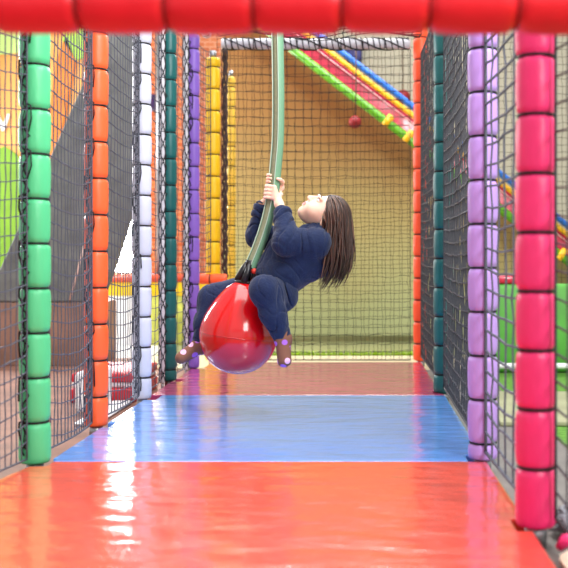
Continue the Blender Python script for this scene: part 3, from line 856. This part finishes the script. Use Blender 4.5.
# eyes
M_EYEW = mat('eye_white', (240, 238, 236), rough=.2); M_IRIS = mat('eye_iris', (40, 24, 18), rough=.12)
for s_ in (-1, 1):
    c = HL(.03 * s_, .0765, .0022); bm = bmesh.new()
    bmesh.ops.create_uvsphere(bm, u_segments=20, v_segments=14, radius=1)
    R3 = Matrix((AX[0], AX[1], AX[2])).transposed()
    for v_ in bm.verts: v_.co = R3 @ Vector((v_.co.x * .0118, v_.co.y * .0118, v_.co.z * .0092)) + Vector(c)
    eye = bm_obj('eye', bm, M_EYEW, person, True)
    bm = bmesh.new(); bmesh.ops.create_uvsphere(bm, u_segments=16, v_segments=10, radius=1)
    c2 = HL(.03 * s_, .0855, .0035)
    for v_ in bm.verts: v_.co = R3 @ Vector((v_.co.x * .006, v_.co.y * .0034, v_.co.z * .0056)) + Vector(c2)
    ir = bm_obj('iris', bm, M_IRIS, None, True); ir.parent = eye
    m = MB(); m.tube([HL((.03 + q * .012) * s_, .0895 - .004 * q * q, .0105 - .003 * q * q) for q in (-1.1, -.6, 0, .6, 1.1)], [.0008, .0014, .0016, .0014, .0008], 5)
    m.build('eyelash', M_IRIS, person)
    m = MB(); m.tube([HL((.03 + q * .014) * s_, .0895 - .005 * q * q, .0225 - .003 * q * q) for q in (-1, -.5, 0, .5, 1)], [.001, .002, .0022, .002, .001], 6)
    m.build('eyebrow', mat('brow', (70, 48, 38), rough=.8), person)

# --- clothing
h = .003
M_NAVY = mat('navy_fleece', (27, 40, 74), rough=.85, spec=.2, sheen=.15, bump=.35, bscale=120, var=.12, vscale=40)
M_NAVY2 = mat('navy_rib', (20, 30, 60), rough=.85, spec=.2, bump=.4, bscale=200)
C = Field(lo, hi, h)
for dy in (-.035, .035):
    d_ = Vector((0, dy, 0))
    C.cone(pel + d_ + Vector((.006, 0, .02)), waist + d_, .078, .08, .04, (.0035, 9, 1 + dy * 40))
    C.cone(waist + d_, chest + d_, .082, .084, .04, (.0045, 12, 2))
    C.cone(chest + d_, neckb + d_ * .6, .08, .05, .04, (.003, 10, 0))
C.cone(W(300, 268, .0), W(331, 262, .0), .07, .052, .04, (.004, 9, .5))
C.cone(shL, shR, .05, .05, .03)
C.cone(W(272, 270, .0), W(282, 250, .0), .066, .066, .04, (.003, 8, 2))
C.cone(W(306, 233, -.03), W(320, 232, -.03), .036, .04, .03, (.003, 8, .4)); C.cone(W(306, 233, .04), W(320, 232, .04), .036, .04, .03)
for a_, b_, c_, ph in ((shL, elL, wrL, .3), (shR, elR, wrR, 1.9)):
    C.cone(a_, b_, .057, .052, .03, (.0075, 19, ph)); C.cone(b_, b_.lerp(c_, .86), .052, .037, .025, (.0065, 20, ph + 1))
C.cone(elL, elL + Vector((-.012, -.005, -.012)), .05, .048, .02, (.004, 7, 1))
v, f = C.mesh(); link('hoodie', v, f, M_NAVY, person); 
# hood bunched behind the neck
Hd = Field(lo, hi, h)
Hd.cone(W(323, 236, -.065), W(338, 250, -.03), .03, .035, .02, (.004, 9, 0)); Hd.cone(W(338, 250, -.03), W(338, 250, .03), .036, .036, .02, (.004, 8, 1)); Hd.cone(W(338, 250, .03), W(320, 236, .065), .035, .03, .02)
Hd.cone(W(312, 236, -.062), W(323, 237, -.066), .016, .026, .015); 
Hd.cone(W(334, 256, 0), W(328, 270, 0), .045, .03, .03, (.004, 8, 1))
v, f = Hd.mesh(); link('hood', v, f, M_NAVY, person)
def cuff(a_, b_, r1, r2, name, m_):
    q = Field(np.minimum(a_, b_) - .08, np.maximum(a_, b_) + .08, .0022); q.cone(a_, b_, r1, r2, .01, (.0012, 10, 0)); v, f = q.mesh(); return link(name, v, f, m_, person)
cuff(elL.lerp(wrL, .8), elL.lerp(wrL, .97), .032, .025, 'cuff', M_NAVY2)
cuff(elR.lerp(wrR, .8), elR.lerp(wrR, .94), .032, .025, 'cuff', M_NAVY2)
m = MB(); q0, xv, yv, up = rope_at(200); c = wrR.lerp(elR, .08)
ax_ = (wrR - elR).normalized(); e1 = ax_.orthogonal().normalized(); e2 = ax_.cross(e1)
m.tube([c + ax_ * .006 + (e1 * math.cos(a_) + e2 * math.sin(a_)) * .0235 for a_ in [2 * PI * k / 24 for k in range(24)]], .006, 8, closed=True)
br = m.build('bracelet', mat('magenta_band', (214, 30, 120), rough=.5), person); br['label'] = 'magenta wrist band'
hc = W(277, 283); ha = (waist - pel).normalized(); h1 = Vector((0, 1, 0)); h2 = ha.cross(h1).normalized()
m = MB(); m.tube([hc + h2 * (math.cos(a_) * .092) + h1 * (math.sin(a_) * .12) + ha * (.004 * math.sin(5 * a_)) for a_ in [2 * PI * k / 48 for k in range(48)]], .0095, 10, closed=True)
m.build('hem_band', M_NAVY2, person)
# trousers
T = Field(lo, hi, h)
T.cone(pel + Vector((0, -.03, .01)), pel + Vector((0, .03, .01)), .074, .074, .03, (.003, 6, 0))
T.cone(pel + Vector((.004, -.035, -.02)), pel + Vector((.004, .03, -.02)), .072, .07, .03, (.003, 6, 1))
T.cone(hipL, kneeL, .072, .056, .035, (.0055, 11, 2)); T.cone(kneeL, kneeL.lerp(ankL, .5), .056, .05, .03, (.0045, 9, .6)); T.cone(kneeL.lerp(ankL, .5), kneeL.lerp(ankL, .93), .052, .036, .025, (.005, 9, 2.6))
T.cone(hipR, kneeR, .068, .06, .035, (.0045, 12, 1)); T.cone(kneeR, kneeR.lerp(ankR, .5), .06, .052, .03, (.0045, 9, .2)); T.cone(kneeR.lerp(ankR, .5), kneeR.lerp(ankR, .92), .05, .036, .025, (.005, 9, 1.6))
v, f = T.mesh(); link('trousers', v, f, M_NAVY, person)
# socks with polka dots
ms = bpy.data.materials.new('dotted_sock'); ms.use_nodes = True; nt = ms.node_tree; b = nt.nodes['Principled BSDF']; b.inputs['Roughness'].default_value = .85
tc = nt.nodes.new('ShaderNodeTexCoord'); vo = nt.nodes.new('ShaderNodeTexVoronoi'); vo.inputs['Scale'].default_value = 30; vo.inputs['Randomness'].default_value = .75
nt.links.new(tc.outputs['Object'], vo.inputs['Vector'])
r = nt.nodes.new('ShaderNodeValToRGB'); r.color_ramp.interpolation = 'CONSTANT'
r.color_ramp.elements[0].color = (1, 1, 1, 1); r.color_ramp.elements[1].position = .42; r.color_ramp.elements[1].color = (0, 0, 0, 1)
nt.links.new(vo.outputs['Distance'], r.inputs['Fac'])
sp = nt.nodes.new('ShaderNodeSeparateColor'); nt.links.new(vo.outputs['Color'], sp.inputs['Color'])
r2 = nt.nodes.new('ShaderNodeValToRGB'); r2.color_ramp.interpolation = 'CONSTANT'; r2.color_ramp.elements[0].color = srgb(178, 110, 214); r2.color_ramp.elements[1].position = .55; r2.color_ramp.elements[1].color = srgb(244, 190, 226)
nt.links.new(sp.outputs['Red'], r2.inputs['Fac'])
mx = nt.nodes.new('ShaderNodeMix'); mx.data_type = 'RGBA'; mx.inputs['A'].default_value = srgb(128, 84, 66); nt.links.new(r2.outputs['Color'], mx.inputs['B'])
nt.links.new(r.outputs['Color'], mx.inputs['Factor']); nt.links.new(mx.outputs['Result'], b.inputs['Base Color'])
for kn, an, to in ((kneeL, ankL, toeL), (kneeR, ankR, toeR)):
    q = Field(np.minimum(an, to) - .12, np.maximum(an, to) + .12, .0025)
    q.cone(kn.lerp(an, .85), an, .029, .032, .015); q.cone(an, to, .034, .024, .02)
    d_ = (to - an).normalized(); sh = (an - kn).normalized()
    q.cone(an, an - d_ * .012 + sh * .012, .03, .026, .02)
    for k in (-1, 1):
        sd = d_.cross(sh)
        if sd.length < .2: sd = d_.cross(Vector((0, 1, 0)))
        sd.normalize(); q.cone(an.lerp(to, .5), to + sd * .011 * k, .022, .019, .015)
    v, f = q.mesh(); link('sock', v, f, ms, person)

# --- hair: a cap over the scalp and hanging locks
mh = bpy.data.materials.new('brown_hair'); mh.use_nodes = True; nt = mh.node_tree; b = nt.nodes['Principled BSDF']
at = nt.nodes.new('ShaderNodeAttribute'); at.attribute_name = 'lock'
r = nt.nodes.new('ShaderNodeValToRGB'); r.color_ramp.elements[0].color = srgb(42, 26, 21); r.color_ramp.elements[1].color = srgb(146, 106, 84)
e = r.color_ramp.elements.new(.6); e.color = srgb(80, 52, 42)
nt.links.new(at.outputs['Fac'], r.inputs['Fac']); nt.links.new(r.outputs['Color'], b.inputs['Base Color'])
b.inputs['Roughness'].default_value = .38; b.inputs['Specular IOR Level'].default_value = .6
cc = HL(0, -.010, .019); rad = np.array((.084, .088, .081))
def ins(p):  # position relative to the scalp ellipsoid
    q = np.array([(p - cc) @ AX[i] for i in range(3)]); return q, np.sqrt(((q / rad) ** 2).sum())
def to_surf(p, k=1.0):
    q, n_ = ins(p); q = q / n_ * k; return cc + sum(AX[i] * q[i] for i in range(3))
hv = []; hf = []; hl = []
mb = MB()
G = np.array((0, 0, -1.0)); cnt = 0; tries = 0
backdir = -AX[1] * .75 + AX[2] * .0
while cnt < 900 and tries < 20000:
    tries += 1
    q = rng.normal(size=3); q /= np.linalg.norm(q)
    # hairline: no hair on the face
    pm = (cc - HCN) + sum(AX[i] * q[i] * rad[i] for i in range(3))
    fm, um = pm @ AX[1], pm @ AX[2]
    if fm > .058 + .95 * (um - .026): continue
    if um < -.035 and fm > -.012: continue
    if q[2] < -.75: continue
    p = cc + sum(AX[i] * q[i] * rad[i] for i in range(3))
    pts = [p]; L = 0
    zend = W(0, 270 + rng.normal() * 8).z; wph = rng.random() * 6; wam = .05 + .12 * rng.random()
    lay = 1 + rng.random() * .07
    sway = np.array((rng.normal() * .05, rng.normal() * .05, 0))
    vel = backdir * .6
    Lmax = .42 + rng.normal() * .02
    for st in range(70):
        q_, n_ = ins(p)
        nr = sum(AX[i] * (q_[i] / rad[i] ** 2) for i in range(3)); nr /= np.linalg.norm(nr)
        g = G + backdir * (.35 if n_ < 1.12 and q_[1] > -.03 else 0.0) + sway + np.array((math.sin(L * 26 + wph), math.cos(L * 22 + wph), 0)) * wam
        d = vel * .35 + g * .65
        if n_ < 1.1:
            d = d - nr * min(0, d @ nr) if d @ nr < 0 else d - nr * (d @ nr) * .6
        d /= np.linalg.norm(d) + 1e-9
        # hair hanging off the crown drifts in towards the vertical
        p = p + d * .009; vel = d; L += .009
        q_, n_ = ins(p)
        if n_ < lay: p = to_surf(p, lay)
        pts.append(p.copy())
        if p[2] < zend or L > Lmax: break
        if p[2] < W(0, 250).z: sway = sway + np.array((-.035, 0, 0))
    if len(pts) < 8: continue
    # keep the face clear
    bad = False
    for p_ in pts:
        q_ = np.array([(p_ - HCN) @ AX[i] for i in range(3)])
        if q_[1] > .066 + .95 * (q_[2] - .026) and -.12 < q_[2] and abs(q_[0]) < .1: bad = True; break
        if p_[0] < W(317, 0).x: bad = True; break
    if bad: continue
    N = len(pts); w0 = rng.uniform(.0022, .005)
    rr = [w0 * min(1, .5 + i / 5) * (1 - .85 * max(0, (i / (N - 1) - .6) / .4) ** 1.5) for i in range(N)]
    nb = len(mb.v); mb.tube([tuple(x) for x in pts], rr, 5, flat=.6)
    hl += [float(np.clip(rng.beta(1.6, 3.0), 0, 1))] * (len(mb.v) - nb); cnt += 1
hair = mb.build('hair', mh, person)
at_ = hair.data.attributes.new('lock', 'FLOAT', 'POINT'); at_.data.foreach_set('value', hl)
# scalp cap under the locks
bm = bmesh.new(); bmesh.ops.create_uvsphere(bm, u_segments=40, v_segments=28, radius=1)
dele = []
for v_ in bm.verts:
    lx, fx, ux = v_.co
    fm = fx * rad[1] - .010; um = ux * rad[2] + .019
    if fm > .054 + .95 * (um - .026) or (um < -.035 and fm > -.016) or ux < -.78: dele.append(v_)
    q = cc + AX[0] * lx * rad[0] * .985 + AX[1] * fx * rad[1] * .985 + AX[2] * ux * rad[2] * .985; v_.co = Vector(q)
bmesh.ops.delete(bm, geom=dele, context='VERTS')
cap = bm_obj('scalp_hair', bm, mat('scalp_hair', (44, 29, 25), rough=.5), None, True); cap.parent = hair

# ------------------------------------------------------------------ light, world, camera
w = bpy.data.worlds.new('World'); sc.world = w; w.use_nodes = True
w.node_tree.nodes['Background'].inputs[0].default_value = (1, .985, .97, 1)
w.node_tree.nodes['Background'].inputs[1].default_value = .8
def area(name, loc, target, size, power, color=(1, 1, 1), sy=None):
    l = bpy.data.lights.new(name, 'AREA'); l.energy = power; l.color = color; l.size = size
    if sy: l.shape = 'RECTANGLE'; l.size_y = sy
    o = bpy.data.objects.new(name, l); col.objects.link(o); o.location = loc
    o.rotation_euler = (Vector(target) - Vector(loc)).to_track_quat('-Z', 'Y').to_euler(); return o
area('hall_lamp', (.73, 2.43, 2.75), (-.5, 4.13, .33), .42, 60, (1, .99, .97), .7)
area('window_light_right', (2.1, -.6, 2.6), (-.4, 4.2, .5), 1.0, 130, (1, .98, .95), 1.6)
area('skylight', (-.3, 4.2, 4.6), (-.3, 4.3, 0), 3.0, 150, (1, 1, 1), 4.0)
area('window_light_left', (-4.2, 7.6, 2.2), (-.5, 4.4, .5), .7, 150, (.97, .98, 1), 1.4)
area('mat_glare_light', (-.2, 7.2, 3.3), (-.2, 3.0, 0), 3.2, 110, (1, .99, .97), .7)  # unseen area light added to put glare on the floor mats
area('board_fill_light', (0, 7.4, 4.2), (0, 8.3, 1.0), 2.5, 45, (1, .98, .94), 1.0)  # unseen area light that brightens the board under the slide

cam = bpy.data.cameras.new('Camera'); co = bpy.data.objects.new('Camera', cam); col.objects.link(co); sc.camera = co
co.location = (0, 0, HC); co.rotation_euler = (PI / 2, 0, 0)
cam.sensor_width = 36; cam.sensor_fit = 'HORIZONTAL'; cam.lens = F / 568 * 36
cam.shift_x = -(VX - 284) / 568; cam.shift_y = (VY - 284) / 568
cam.dof.use_dof = True; cam.dof.focus_distance = 4.1; cam.dof.aperture_fstop = 3.0
cam.clip_start = .05

for o in bpy.data.objects:
    k = o.name.split('.')[0]
    if o.parent is None and k in GROUPS and 'label' in o: o['group'] = GROUPS[k]

sc.view_settings.view_transform = 'Standard'; sc.view_settings.look = 'None'
sc.view_settings.exposure = 0.2; sc.view_settings.gamma = 1.0
